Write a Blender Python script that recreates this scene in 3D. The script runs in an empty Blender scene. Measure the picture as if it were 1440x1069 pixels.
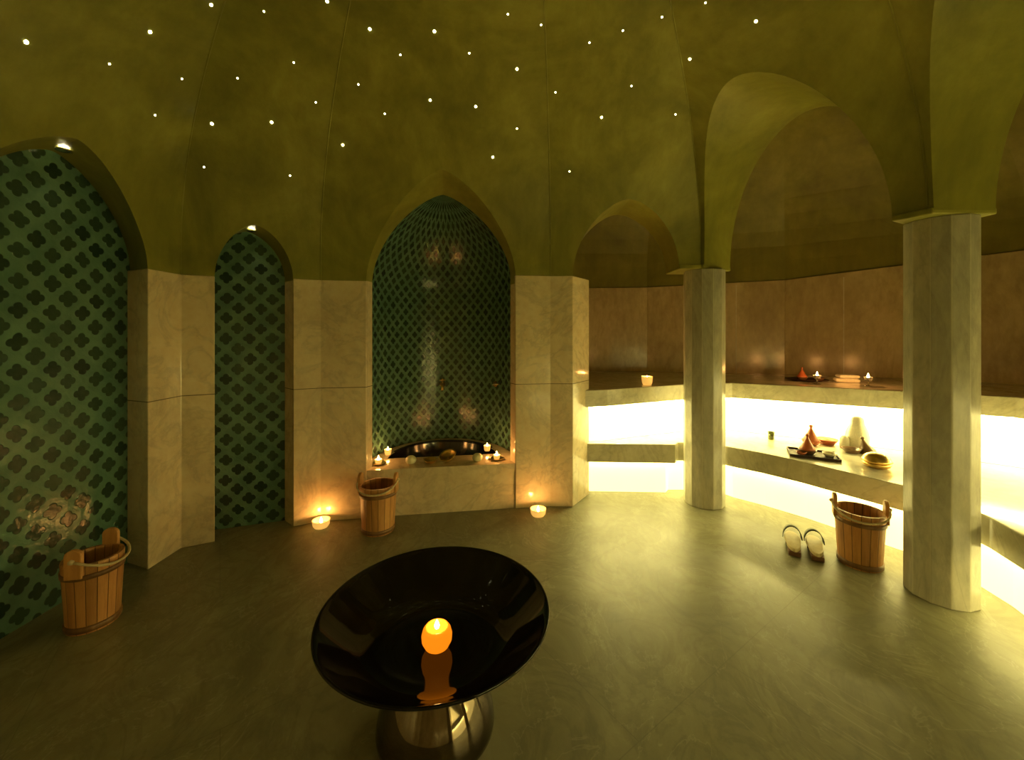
import bpy, bmesh, math, random
from mathutils import Vector, Matrix
random.seed(7)
PI = math.pi
COL = bpy.context.scene.collection
S = bpy.context.scene

# ------------------------------------------------------------------ materials
def new_mat(name):
    m = bpy.data.materials.new(name); m.use_nodes = True
    nt = m.node_tree; b = nt.nodes['Principled BSDF']
    return m, nt, b
def N(nt, t, **kw):
    n = nt.nodes.new(t)
    for k, v in kw.items():
        if k in n.inputs: n.inputs[k].default_value = v
        else: setattr(n, k, v)
    return n
def ramp(nt, fac, stops):
    r = nt.nodes.new('ShaderNodeValToRGB'); e = r.color_ramp.elements
    while len(e) < len(stops): e.new(.5)
    for i, (p, c) in enumerate(stops):
        e[i].position = p; e[i].color = (*c, 1)
    nt.links.new(fac, r.inputs[0]); return r.outputs[0]
def coords(nt, scale=(1, 1, 1), rot=(0, 0, 0)):
    t = nt.nodes.new('ShaderNodeTexCoord'); m = nt.nodes.new('ShaderNodeMapping')
    m.inputs['Scale'].default_value = scale; m.inputs['Rotation'].default_value = rot
    nt.links.new(t.outputs['Object'], m.inputs[0]); return m.outputs[0]
def math_n(nt, op, a, b=None):
    n = nt.nodes.new('ShaderNodeMath'); n.operation = op
    for i, v in enumerate((a, b)):
        if v is None: continue
        if isinstance(v, (int, float)): n.inputs[i].default_value = v
        else: nt.links.new(v, n.inputs[i])
    return n.outputs[0]
def mix(nt, fac, a, b, mode='MIX'):
    n = nt.nodes.new('ShaderNodeMix'); n.data_type = 'RGBA'; n.blend_type = mode
    for s, v in ((0, fac), (6, a), (7, b)):
        if isinstance(v, (int, float)): n.inputs[s].default_value = v
        elif isinstance(v, tuple): n.inputs[s].default_value = (*v, 1)
        else: nt.links.new(v, n.inputs[s])
    return n.outputs[2]
def noise(nt, vec, sc, det=4, rough=.55, dist=0):
    n = N(nt, 'ShaderNodeTexNoise', Scale=sc, Detail=det, Roughness=rough, Distortion=dist)
    nt.links.new(vec, n.inputs['Vector']); return n.outputs[0]
def bump(nt, b, h, s, d=.01):
    n = N(nt, 'ShaderNodeBump', Strength=s, Distance=d)
    nt.links.new(h, n.inputs['Height']); nt.links.new(n.outputs[0], b.inputs['Normal'])

def marble(name, c1, c2, vein, rough=.16, scale=(1, 1, 1), joint=None, spec=.5, vd=.24, facets=0):
    m, nt, b = new_mat(name)
    v = coords(nt, scale)
    big = noise(nt, v, 1.3, 6, .6, .8)
    base = ramp(nt, big, [(.25, c1), (.7, c2)])
    a = noise(nt, v, 2.1, 7, .62, 1.7)
    d = math_n(nt, 'ABSOLUTE', math_n(nt, 'SUBTRACT', a, .5))
    vn = ramp(nt, d, [(0, (1, 1, 1)), (.05, (0, 0, 0))])
    col = mix(nt, math_n(nt, 'MULTIPLY', vn, vd), base, vein)
    fine = noise(nt, v, 14, 5, .65)
    col = mix(nt, .3, col, ramp(nt, fine, [(.3, (.25, .25, .25)), (.7, (.75, .75, .75))]), 'OVERLAY')
    if joint is not None:
        t = nt.nodes.new('ShaderNodeTexCoord'); sp = nt.nodes.new('ShaderNodeSeparateXYZ')
        nt.links.new(t.outputs['Object'], sp.inputs[0])
        jd = math_n(nt, 'ABSOLUTE', math_n(nt, 'SUBTRACT', sp.outputs[2], joint))
        col = mix(nt, math_n(nt, 'LESS_THAN', jd, .003), col, (.16, .13, .08))
    if facets:                       # upright slabs: a tone of their own and a thin pale joint
        t = nt.nodes.new('ShaderNodeTexCoord'); sp = nt.nodes.new('ShaderNodeSeparateXYZ')
        nt.links.new(t.outputs['Object'], sp.inputs[0])
        an = math_n(nt, 'ARCTAN2', sp.outputs[1], sp.outputs[0])
        kk = math_n(nt, 'MULTIPLY', math_n(nt, 'ADD', an, PI * 2), facets / (2 * PI))
        wn = nt.nodes.new('ShaderNodeTexWhiteNoise'); wn.noise_dimensions = '1D'
        nt.links.new(math_n(nt, 'FLOOR', kk), wn.inputs['W'])
        col = mix(nt, .5, col, ramp(nt, wn.outputs[0], [(0, (.16, .16, .16)), (1, (.75, .75, .75))]), 'OVERLAY')
        fr = math_n(nt, 'ABSOLUTE', math_n(nt, 'SUBTRACT', math_n(nt, 'FRACT', kk), .5))
        col = mix(nt, math_n(nt, 'MULTIPLY', math_n(nt, 'GREATER_THAN', fr, .475), .5), col, (.66, .63, .48))
    nt.links.new(col, b.inputs['Base Color'])
    b.inputs['Roughness'].default_value = rough
    b.inputs['Specular IOR Level'].default_value = spec
    bump(nt, b, noise(nt, v, 2.5, 3), .04, .02)
    return m
M_PIER = marble('pier marble', (.58, .48, .31), (.80, .67, .45), (.22, .20, .17), .13, joint=1.06)
M_COLM = marble('column marble', (.33, .33, .27), (.60, .56, .44), (.20, .19, .16), .2, (1.4, 1.4, .5), facets=12)
M_BENCH = marble('bench marble', (.50, .47, .36), (.70, .66, .52), (.25, .23, .18), .12)
M_TAN = marble('tan wall marble', (.38, .30, .17), (.58, .48, .29), (.30, .23, .13), .22, (1, 1, .45))

def floor_mat():
    m, nt, b = new_mat('floor marble')
    v = coords(nt, (1, .72, 1), (0, 0, .75))
    big = noise(nt, v, 2.0, 10, .72, .7)
    base = ramp(nt, big, [(.25, (.165, .16, .10)), (.5, (.25, .24, .15)), (.72, (.37, .355, .23))])
    a = noise(nt, v, 2.6, 8, .62, 2.2)
    d = math_n(nt, 'ABSOLUTE', math_n(nt, 'SUBTRACT', a, .5))
    col = mix(nt, math_n(nt, 'MULTIPLY', ramp(nt, d, [(0, (1, 1, 1)), (.06, (0, 0, 0))]), .35), base, (.12, .11, .075))
    d2 = math_n(nt, 'ABSOLUTE', math_n(nt, 'SUBTRACT', noise(nt, v, 1.7, 5, .6, 1.5), .47))
    col = mix(nt, math_n(nt, 'MULTIPLY', ramp(nt, d2, [(0, (1, 1, 1)), (.008, (0, 0, 0))]), .22), col, (.55, .52, .38))
    # large slab joints laid diagonally
    br = N(nt, 'ShaderNodeTexBrick', Scale=1.0)
    br.inputs['Mortar Size'].default_value = .0022; br.inputs['Brick Width'].default_value = 1.25
    br.inputs['Row Height'].default_value = .95
    br.inputs['Color1'].default_value = (0, 0, 0, 1); br.inputs['Color2'].default_value = (0, 0, 0, 1)
    br.inputs['Mortar'].default_value = (1, 1, 1, 1)
    nt.links.new(coords(nt, (1, 1, 1), (0, 0, -.62)), br.inputs['Vector'])
    col = mix(nt, math_n(nt, 'MULTIPLY', br.outputs[0], .45), col, (.14, .13, .09))
    nt.links.new(col, b.inputs['Base Color'])
    r = nt.nodes.new('ShaderNodeMapRange'); r.inputs[3].default_value = .26; r.inputs[4].default_value = .52
    nt.links.new(noise(nt, v, 3.5, 4), r.inputs[0]); nt.links.new(r.outputs[0], b.inputs['Roughness'])
    bump(nt, b, noise(nt, v, 3, 3), .05, .02)
    return m
M_FLOOR = floor_mat()

def plaster(name, c1, c2, c3):
    m, nt, b = new_mat(name)
    v = coords(nt)
    base = ramp(nt, noise(nt, v, 1.6, 9, .62, .6), [(.28, c1), (.5, c2), (.74, c3)])
    st = noise(nt, coords(nt, (4, 4, .8)), 3, 6, .6)
    col = mix(nt, .22, base, ramp(nt, st, [(.3, (.25, .25, .25)), (.7, (.75, .75, .75))]), 'OVERLAY')
    nt.links.new(col, b.inputs['Base Color'])
    b.inputs['Roughness'].default_value = .42
    b.inputs['Specular IOR Level'].default_value = .3
    bump(nt, b, noise(nt, v, 5, 8, .6), .22, .03)
    return m
M_PLAS = plaster('olive polished plaster', (.155, .155, .028), (.235, .23, .042), (.35, .34, .072))
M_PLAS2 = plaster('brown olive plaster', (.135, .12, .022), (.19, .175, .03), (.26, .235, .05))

def tile_mat():
    m, nt, b = new_mat('teal lattice tile')
    uv = nt.nodes.new('ShaderNodeUVMap'); sp = nt.nodes.new('ShaderNodeSeparateXYZ')
    nt.links.new(uv.outputs[0], sp.inputs[0])
    P = .155
    wob = nt.nodes.new('ShaderNodeTexNoise'); wob.inputs['Scale'].default_value = 5; nt.links.new(coords(nt), wob.inputs['Vector'])
    wv = nt.nodes.new('ShaderNodeVectorMath'); wv.operation = 'MULTIPLY_ADD'; nt.links.new(wob.outputs[1], wv.inputs[0])
    wv.inputs[1].default_value = (.035, .035, 0); nt.links.new(uv.outputs[0], wv.inputs[2]); nt.links.new(wv.outputs[0], sp.inputs[0])
    u = math_n(nt, 'DIVIDE', sp.outputs[0], P); v = math_n(nt, 'DIVIDE', sp.outputs[1], P)
    a = math_n(nt, 'SUBTRACT', math_n(nt, 'FRACT', math_n(nt, 'ADD', math_n(nt, 'ADD', u, v), 100)), .5)
    c = math_n(nt, 'SUBTRACT', math_n(nt, 'FRACT', math_n(nt, 'ADD', math_n(nt, 'SUBTRACT', u, v), 100)), .5)
    aa = math_n(nt, 'ABSOLUTE', a); cc = math_n(nt, 'ABSOLUTE', c)
    # four pointed lobes: circles towards the corners of each cell + a diamond core
    dx = math_n(nt, 'SUBTRACT', aa, .15); dy = math_n(nt, 'SUBTRACT', cc, .15)
    r = math_n(nt, 'SQRT', math_n(nt, 'ADD', math_n(nt, 'MULTIPLY', dx, dx), math_n(nt, 'MULTIPLY', dy, dy)))
    core = math_n(nt, 'ADD', math_n(nt, 'MAXIMUM', aa, cc), -.06)
    f = math_n(nt, 'MINIMUM', r, core)                      # < .16 inside a cell
    inside = N(nt, 'ShaderNodeMapRange'); inside.inputs[1].default_value = .17; inside.inputs[2].default_value = .20
    inside.inputs[3].default_value = 1; inside.inputs[4].default_value = 0
    nt.links.new(f, inside.inputs[0])
    # per tile tone
    fu = math_n(nt, 'FLOOR', math_n(nt, 'ADD', u, v)); fv = math_n(nt, 'FLOOR', math_n(nt, 'SUBTRACT', u, v))
    cv = nt.nodes.new('ShaderNodeCombineXYZ'); nt.links.new(fu, cv.inputs[0]); nt.links.new(fv, cv.inputs[1])
    wn = nt.nodes.new('ShaderNodeTexWhiteNoise'); nt.links.new(cv.outputs[0], wn.inputs[0])
    vv = coords(nt)
    n1 = noise(nt, vv, 6, 5)
    light = ramp(nt, n1, [(.3, (.075, .165, .115)), (.7, (.13, .25, .175))])
    dark = mix(nt, wn.outputs[0], (.016, .038, .025), (.034, .074, .045))
    col = mix(nt, inside.outputs[0], light, dark)
    nt.links.new(col, b.inputs['Base Color'])
    ro = N(nt, 'ShaderNodeMapRange'); ro.inputs[3].default_value = .12; ro.inputs[4].default_value = .3
    nt.links.new(noise(nt, vv, 20, 3), ro.inputs[0]); nt.links.new(ro.outputs[0], b.inputs['Roughness'])
    b.inputs['Specular IOR Level'].default_value = .55
    h = math_n(nt, 'ADD', math_n(nt, 'MULTIPLY', inside.outputs[0], -.45),
               math_n(nt, 'ADD', math_n(nt, 'MULTIPLY', noise(nt, vv, 11, 3), .9), math_n(nt, 'MULTIPLY', wn.outputs[0], .25)))
    bump(nt, b, h, .55, .012)
    return m
M_TILE = tile_mat()

def wood(name, c1, c2, staves=17):
    m, nt, b = new_mat(name)
    v = coords(nt, (9, 9, .9))
    col = ramp(nt, noise(nt, v, 3, 7, .65, .4), [(.25, c1), (.72, c2)])
    if staves:
        t = nt.nodes.new('ShaderNodeTexCoord'); sp = nt.nodes.new('ShaderNodeSeparateXYZ')
        nt.links.new(t.outputs['Object'], sp.inputs[0])
        an = math_n(nt, 'ARCTAN2', sp.outputs[1], sp.outputs[0])
        k = math_n(nt, 'MULTIPLY', math_n(nt, 'ADD', an, PI), staves / (2 * PI))
        fr = math_n(nt, 'ABSOLUTE', math_n(nt, 'SUBTRACT', math_n(nt, 'FRACT', k), .5))
        gap = ramp(nt, fr, [(.45, (0, 0, 0)), (.49, (1, 1, 1))])
        wn = nt.nodes.new('ShaderNodeTexWhiteNoise'); wn.noise_dimensions = '1D'
        nt.links.new(math_n(nt, 'FLOOR', k), wn.inputs['W'])
        col = mix(nt, .45, col, ramp(nt, wn.outputs[0], [(0, (.25, .25, .25)), (1, (.75, .75, .75))]), 'OVERLAY')
        col = mix(nt, gap, col, (.05, .02, .008))
        bump(nt, b, math_n(nt, 'MULTIPLY', gap, -1), .6, .01)
    nt.links.new(col, b.inputs['Base Color']); b.inputs['Roughness'].default_value = .45
    return m
M_WOOD = wood('bucket wood', (.36, .15, .045), (.62, .32, .105))
M_WOODE = wood('bucket ear wood', (.45, .20, .055), (.72, .38, .13), 0)
M_WOODH = wood('bucket hoop wood', (.12, .055, .018), (.24, .12, .04), 0)
M_CLOG = wood('clog wood', (.62, .50, .26), (.80, .68, .40), 0)

def plain(name, col, rough=.5, metal=0, spec=.5, noise_amt=.12, sc=18, **kw):
    m, nt, b = new_mat(name)
    v = coords(nt)
    d = tuple(c * (1 - noise_amt) for c in col); l = tuple(min(1, c * (1 + noise_amt)) for c in col)
    nt.links.new(ramp(nt, noise(nt, v, sc, 4), [(.3, d), (.7, l)]), b.inputs['Base Color'])
    b.inputs['Roughness'].default_value = rough; b.inputs['Metallic'].default_value = metal
    b.inputs['Specular IOR Level'].default_value = spec
    for k, val in kw.items(): b.inputs[k.replace('_', ' ')].default_value = val
    return m
M_BLACK = plain('black glazed ceramic', (.004, .003, .004), .06, spec=.4)
M_MIRR = plain('dark mirror metal', (.15, .12, .085), .05, 1)
M_BASIN = plain('black stone basin', (.012, .011, .012), .12, spec=.6)
M_BRASS = plain('polished brass', (.78, .52, .18), .3, 1)
M_STEEL = plain('worn steel', (.62, .60, .52), .22, 1)
M_ROPE = plain('pale rope', (.62, .50, .30), .85, sc=60)
M_GLASS = plain('candle glass', (.9, .88, .8), .05, Transmission_Weight=.85, IOR=1.45)
M_FROST = plain('frosted glass', (.85, .80, .62), .35, Transmission_Weight=.55)
M_SOAP = plain('pale soap', (.78, .74, .48), .45)
M_TERRA = plain('red clay', (.42, .11, .035), .38)
M_DCLAY = plain('dark brown clay', (.13, .07, .03), .3)
M_DARKW = plain('dark lacquer tray', (.05, .028, .018), .6, spec=.2)
M_TOWEL = plain('white towel', (.80, .76, .62), .9, sc=90, noise_amt=.08)
M_CREAM = plain('cream ceramic', (.80, .74, .55), .3)
M_LEATH = plain('dark green leather', (.07, .08, .04), .5)
M_RUBR = plain('brown heel', (.16, .07, .03), .6)
M_AMBER = plain('olive oil glass', (.30, .32, .08), .08, Transmission_Weight=.6)
M_WAX = plain('candle wax', (.85, .75, .45), .4)
M_JOINT = plain('dark sealed joint', (.05, .045, .03), .6)

def emit(name, col, strength):
    m = bpy.data.materials.new(name); m.use_nodes = True; nt = m.node_tree; nt.nodes.clear()
    e = nt.nodes.new('ShaderNodeEmission'); o = nt.nodes.new('ShaderNodeOutputMaterial')
    e.inputs[0].default_value = (*col, 1); e.inputs[1].default_value = strength
    nt.links.new(e.outputs[0], o.inputs[0]); return m
LEDC = (1.0, .84, .27)
def panel_mat(name, st):
    m, nt, b = new_mat(name)
    b.inputs['Base Color'].default_value = (.85, .83, .75, 1); b.inputs['Roughness'].default_value = .5
    b.inputs['Emission Color'].default_value = (*LEDC, 1); b.inputs['Emission Strength'].default_value = st
    return m
M_LED = panel_mat('backlit bench panel', 2.6)
M_STRIP = emit('bench led strip', LEDC, 42)
M_STRIP2 = emit('shelf led strip', LEDC, 230)
M_LED2 = panel_mat('backlit shelf panel', 3.6)
M_STAR = emit('star light', (1, .93, .50), 30)
M_FLAME = emit('flame', (1, .62, .18), 60)
M_SPOT = emit('downlight lens', (1, .88, .62), 45)
def glow_wax(name, col, e, s):
    m, nt, b = new_mat(name)
    b.inputs['Base Color'].default_value = (*col, 1); b.inputs['Roughness'].default_value = .35
    b.inputs['Emission Color'].default_value = (*e, 1); b.inputs['Emission Strength'].default_value = s
    return m
M_ORB = glow_wax('glowing orange candle holder', (.8, .30, .03), (1, .25, .006), 1.25)
M_ORBI = glow_wax('glowing yellow wax pool', (.9, .6, .1), (1, .66, .05), 2.6)
M_VOT = glow_wax('glowing votive glass', (.8, .6, .25), (1, .52, .10), .9)

# ------------------------------------------------------------------ helpers
def mesh(name, verts, faces, mat, parent=None, uvs=None, smooth=False, loc=None):
    me = bpy.data.meshes.new(name); me.from_pydata([tuple(v) for v in verts], [], faces); me.update()
    if uvs:
        l = me.uv_layers.new(name='UVMap')
        for lp in me.loops: l.data[lp.index].uv = uvs[lp.vertex_index]
    bm = bmesh.new(); bm.from_mesh(me)
    bmesh.ops.recalc_face_normals(bm, faces=bm.faces); bm.to_mesh(me); bm.free()
    if smooth:
        for p in me.polygons: p.use_smooth = True
    me.materials.append(mat)
    o = bpy.data.objects.new(name, me); COL.objects.link(o)
    if parent: o.parent = parent
    if loc: o.location = loc
    return o
def tag(o, label=None, cat=None, group=None, kind=None):
    if label: o['label'] = label
    if cat: o['category'] = cat
    if group: o['group'] = group
    if kind: o['kind'] = kind
    return o
def thing(name, label, cat, loc=(0, 0, 0), rz=0, group=None):
    o = bpy.data.objects.new(name, None); COL.objects.link(o); o.empty_display_size = .05
    o.location = loc; o.rotation_euler = (0, 0, rz); tag(o, label, cat, group); return o
def struct(o): return tag(o, kind='structure')
def join(parts):
    V, F = [], []
    for v, f in parts:
        k = len(V); V += list(v); F += [tuple(i + k for i in q) for q in f]
    return V, F
def prism(poly, z0, z1):
    n = len(poly)
    a = z0 if isinstance(z0, (list, tuple)) else [z0] * n
    b = z1 if isinstance(z1, (list, tuple)) else [z1] * n
    V = [(p[0], p[1], a[i]) for i, p in enumerate(poly)] + [(p[0], p[1], b[i]) for i, p in enumerate(poly)]
    F = [tuple(range(n - 1, -1, -1)), tuple(range(n, 2 * n))] + [(i, (i + 1) % n, n + (i + 1) % n, n + i) for i in range(n)]
    return V, F
def lathe(prof, n=40, c=(0, 0, 0), sx=1, sy=1):
    V, F = [], []
    for r, z in prof:
        for i in range(n):
            a = 2 * PI * i / n; V.append((c[0] + r * math.cos(a) * sx, c[1] + r * math.sin(a) * sy, c[2] + z))
    m = len(prof)
    for j in range(m - 1):
        for i in range(n):
            F.append((j * n + i, j * n + (i + 1) % n, (j + 1) * n + (i + 1) % n, (j + 1) * n + i))
    if prof[0][0] > 1e-6: F.append(tuple(range(n - 1, -1, -1)))
    if prof[-1][0] > 1e-6: F.append(tuple((m - 1) * n + i for i in range(n)))
    return V, F
def tube(path, r, n=10):
    P = [Vector(p) for p in path]; V, F = [], []
    rr = r if isinstance(r, (list, tuple)) else [r] * len(P)
    up = Vector((0, 0, 1)); prev = None
    for i, p in enumerate(P):
        d = (P[min(i + 1, len(P) - 1)] - P[max(i - 1, 0)]).normalized()
        if prev is None:
            a = d.cross(up)
            if a.length < .1: a = d.cross(Vector((1, 0, 0)))
        else: a = prev - d * prev.dot(d)
        a.normalize(); prev = a; b = d.cross(a)
        for k in range(n):
            t = 2 * PI * k / n; V.append(tuple(p + (a * math.cos(t) + b * math.sin(t)) * rr[i]))
    for i in range(len(P) - 1):
        for k in range(n):
            F.append((i * n + k, i * n + (k + 1) % n, (i + 1) * n + (k + 1) % n, (i + 1) * n + k))
    F.append(tuple(range(n - 1, -1, -1))); F.append(tuple((len(P) - 1) * n + k for k in range(n)))
    return V, F
def xf(vf, M):
    return [tuple(M @ Vector(v)) for v in vf[0]], vf[1]
def bevel(o, w, seg=2, ang=.6):
    m = o.modifiers.new('bevel', 'BEVEL'); m.width = w; m.segments = seg; m.limit_method = 'ANGLE'; m.angle_limit = ang
    return o
def point(name, loc, energy, col, r=.02, parent=None):
    l = bpy.data.lights.new(name, 'POINT'); l.energy = energy; l.color = col; l.shadow_soft_size = r
    o = bpy.data.objects.new(name, l); COL.objects.link(o); o.location = loc
    if parent: o.parent = parent
    return o

# ------------------------------------------------------------------ plan of the domed hall (metres)
CEN = Vector((0, 1.0))
Z0, HD = 2.1, 1.75
PV = dict(A=(-2.307, 2.847), B=(-1.523, 3.255), C=(.332, 3.535), D=(1.61, 3.48), E=(2.265, 2.225),
          F=(2.3, .55), G=(1.3, -.95), H=(-1.2, -.95), I=(-2.31, 1.25))
PV = {k: Vector(v) for k, v in PV.items()}
THK = .34
def lean(z):
    if z <= Z0: return 0.
    q = min(1, (z - Z0) / HD); return 1 - math.sqrt(max(0, 1 - q * q))
APX = [2.30, 2.50, 2.61, 2.78, 3.16, 3.22, 2.6]
rows = [1.80 + .035 * i for i in range(54)]
for a in APX:
    for d in (0, .002, .005, .01, .018, .028): rows.append(a - d)
t = 0
while t < 40:
    a = math.radians(60 + t * .75)
    z = Z0 + HD * math.sin(a)
    if z > 3.68: rows.append(z)
    t += 1
rows = sorted(set(round(r, 5) for r in rows + [1.905, 1.918, 1.99, 2.063, 2.16, 2.45, Z0 + HD]))
CEIL_SPLIT = 2.45

class Arch:
    def __init__(s, aL, aR, zL, zR, apex, p=1.8, r=1.5):
        s.aL, s.aR, s.zL, s.zR, s.apex, s.p, s.r = aL, aR, zL, zR, apex, p, r; s.c = (aL + aR) / 2
    def g(s, z, spr):
        if z <= spr: return 1.
        q = (z - spr) / (s.apex - spr)
        if q >= 1: return 0.
        return (1 - q ** s.p) ** (1 / s.r)
    def L(s, z): return s.c - (s.c - s.aL) * s.g(z, s.zL)
    def R(s, z): return s.c + (s.aR - s.c) * s.g(z, s.zR)

class Facet:
    def __init__(s, P, Q):
        s.P, s.Q = PV[P], PV[Q]; s.e = (s.Q - s.P); s.len = s.e.length; s.e = s.e / s.len
        n = Vector((s.e.y, -s.e.x))
        if n.dot(CEN - s.P) > 0: n = -n
        s.n = n; s.dist = (s.P - CEN).dot(n)
    def pt(s, x, d, z):
        q = s.P + s.e * x + s.n * d; return (q.x, q.y, z)
    def x0(s, z): return lean(z) * (CEN - s.P).dot(s.e)
    def x1(s, z): return s.len + lean(z) * (CEN - s.Q).dot(s.e)
    def d(s, z): return -lean(z) * s.dist
    def loc(s, p):
        v = Vector(p) - s.P; return v.dot(s.e), v.dot(s.n)
def strip_rows(f, lo, hi, fl, fr, fd, nc=6):
    """grid between x=fl(z) and x=fr(z) at depth fd(z) for rows lo..hi"""
    zs = [lo] + [r for r in rows if lo + 1e-4 < r < hi - 1e-4] + [hi]
    V, F = [], []
    for z in zs:
        a, b = fl(z), fr(z)
        for i in range(nc + 1): V.append(f.pt(a + (b - a) * i / nc, fd(z), z))
    w = nc + 1
    for j in range(len(zs) - 1):
        for i in range(nc): F.append((j * w + i, j * w + i + 1, (j + 1) * w + i + 1, (j + 1) * w + i))
    return V, F
TOP = Z0 + HD
ceiling_parts = []
def wall(name, f, arch=None, botL=1.80, botR=1.80, outer=None):
    parts, top = [], ceiling_parts
    def seg(lo, hi, a, b):
        if lo < CEIL_SPLIT < hi:
            parts.append(strip_rows(f, lo, CEIL_SPLIT, a, b, f.d)); top.append(strip_rows(f, CEIL_SPLIT, hi, a, b, f.d))
        elif hi <= CEIL_SPLIT: parts.append(strip_rows(f, lo, hi, a, b, f.d))
        else: top.append(strip_rows(f, lo, hi, a, b, f.d))
    if arch:
        seg(botL, arch.apex, f.x0, lambda z: max(arch.L(z), f.x0(z)))
        seg(botR, arch.apex, arch.R, lambda z: max(f.x1(z), arch.R(z)))
        seg(arch.apex, TOP, f.x0, f.x1)
    else: seg(botL, TOP, f.x0, f.x1)
    if arch and outer is not None:      # the two soffit curves and the outer face of a thick arched wall
        for side, spr in ((arch.L, arch.zL), (arch.R, arch.zR)):
            zs = [spr] + [r for r in rows if spr < r < arch.apex] + [arch.apex]
            V, F = [], []
            for z in zs:
                for k in range(5):
                    d = f.d(z) + (THK - f.d(z)) * k / 4; V.append(f.pt(side(z), d, z))
            for j in range(len(zs) - 1):
                for k in range(4): F.append((j * 5 + k, j * 5 + k + 1, (j + 1) * 5 + k + 1, (j + 1) * 5 + k))
            parts.append((V, F))
        mL, mR = outer
        fd = lambda z: THK
        parts.append(strip_rows(f, botL, arch.apex, lambda z: -mL, arch.L, fd))
        parts.append(strip_rows(f, botR, arch.apex, arch.R, lambda z: f.len + mR, fd))
        parts.append(strip_rows(f, arch.apex, TOP, lambda z: -mL, lambda z: f.len + mR, fd))
        parts.append(([f.pt(-mL, THK, TOP), f.pt(f.len + mR, THK, TOP), f.pt(f.len + mR, THK, 4.35), f.pt(-mL, THK, 4.35)], [(0, 1, 2, 3)]))
    V, F = join(parts)
    return struct(mesh(name, V, F, M_PLAS, smooth=True))

fIA = Facet('I', 'A'); fAB = Facet('A', 'B'); fBC = Facet('B', 'C'); fCD = Facet('C', 'D')
fDE = Facet('D', 'E'); fEF = Facet('E', 'F'); fFG = Facet('F', 'G'); fGH = Facet('G', 'H'); fHI = Facet('H', 'I')
arIA = Arch(fIA.loc((-2.31, 1.64))[0], fIA.loc((-2.315, 2.59))[0], 1.905, 1.905, 2.50)
arAB = Arch(fAB.loc((-2.135, 2.936))[0], fAB.loc((-1.695, 3.165))[0], 1.905, 1.915, 2.30, 1.9, 1.6)
arBC = Arch(fBC.loc((-1.179, 3.307))[0], fBC.loc((.03, 3.49))[0], 1.918, 1.99, 2.78, 1.75, 1.4)
arCD = Arch(.193, fCD.loc((1.426, 3.488))[0], 1.99, 2.063, 2.61, 1.9, 1.65)
arDE = Arch(.03, fDE.loc((2.195, 2.36))[0], 2.063, 2.16, 3.16, 2.0, 1.9)
arEF = Arch(.03, fEF.len - .16, 2.16, 2.16, 3.22, 2.0, 1.9)
arFG = Arch(.12, fFG.len - .3, 1.95, 1.95, 2.45, 2.0, 1.9)  # invented arch out of view, kept low so less bench light reaches the dome
wall('wall_left', fIA, arIA)
wall('wall_back_left', fAB, arAB)
wall('wall_back', fBC, arBC)
wall('wall_back_right', fCD, arCD, 1.80, 2.063, (.3, .19))
wall('wall_right', fDE, arDE, 2.063, 2.16, (.19, .085))
wall('wall_right_near', fEF, arEF, 2.16, 1.8, (.085, .0))
wall('wall_front_right', fFG, arFG, 1.8, 1.8, (.1, .1))
wall('wall_front', fGH)
wall('wall_front_left', fHI)
V, F = join(ceiling_parts)
struct(mesh('ceiling', V, F, M_PLAS, smooth=True))

# thin beads added where the dome panels meet, shaped to give the ridges a highlight
for n_, key in enumerate('ABCDEF'):
    b_ = {'A': 1.91, 'B': 1.92, 'C': 1.99, 'D': 2.09, 'E': 2.19, 'F': 2.2}[key]
    pth = []
    for z in [b_ + (3.83 - b_) * i / 60 for i in range(61)]:
        q = PV[key].lerp(CEN, lean(z)); pth.append((q.x, q.y, z))
    V, F = tube(pth, .005, 8); struct(mesh('trim_%d' % (60 + n_), V, F, M_PLAS, smooth=True))

# floor
V, F = prism([(-3.6, -3), (6, -3), (6, 6.4), (-3.6, 6.4)], -.06, 0)
struct(mesh('floor', V, F, M_FLOOR))

# ------------------------------------------------------------------ niches: reveals and tiled backs
def loft_niche(f, arch, backL, backR, bz0, inset=.0, apex_back=None, zfoot=0., tile_label='', name='tiled_niche'):
    """jamb and soffit from the wall face to a flat tiled panel standing between two floor points"""
    BL, BR = Vector(backL), Vector(backR)
    zs = [zfoot, .6, 1.2] + [r for r in rows if 1.8 <= r < arch.apex] + [arch.apex]
    ab = apex_back or arch.apex
    def bz(z):
        return z if z <= arch.zL else arch.zL + (z - arch.zL) * (ab - arch.zL) / (arch.apex - arch.zL)
    def bpt(x, z):
        t = (x - arch.aL) / (arch.aR - arch.aL); q = BL.lerp(BR, t); return (q.x, q.y, bz(z))
    jamb, soff = [], []
    for side in (arch.L, arch.R):
        for lst, zz, K in ((jamb, [z for z in zs if z < 1.9] + [1.91], 2), (soff, [1.905] + [z for z in zs if z > 1.905], 4)):
            V, F = [], []
            for z in zz:
                a = Vector(f.pt(side(z), f.d(z), z)); b = Vector(bpt(side(z), z))
                for k in range(K + 1): V.append(tuple(a.lerp(b, k / K)))
            w = K + 1
            for j in range(len(zz) - 1):
                for k in range(K): F.append((j * w + k, j * w + k + 1, (j + 1) * w + k + 1, (j + 1) * w + k))
            lst.append((V, F))
    V, F, U = [], [], []
    W = (BR - BL).length
    for z in zs:
        a, b = arch.L(z), arch.R(z)
        for i in range(9):
            x = a + (b - a) * i / 8; V.append(bpt(x, z)); U.append(((x - arch.aL) / (arch.aR - arch.aL) * W, bz(z)))
    for j in range(len(zs) - 1):
        for i in range(8): F.append((j * 9 + i, j * 9 + i + 1, (j + 1) * 9 + i + 1, (j + 1) * 9 + i))
    return join(jamb), join(soff), (V, F, U)

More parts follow.
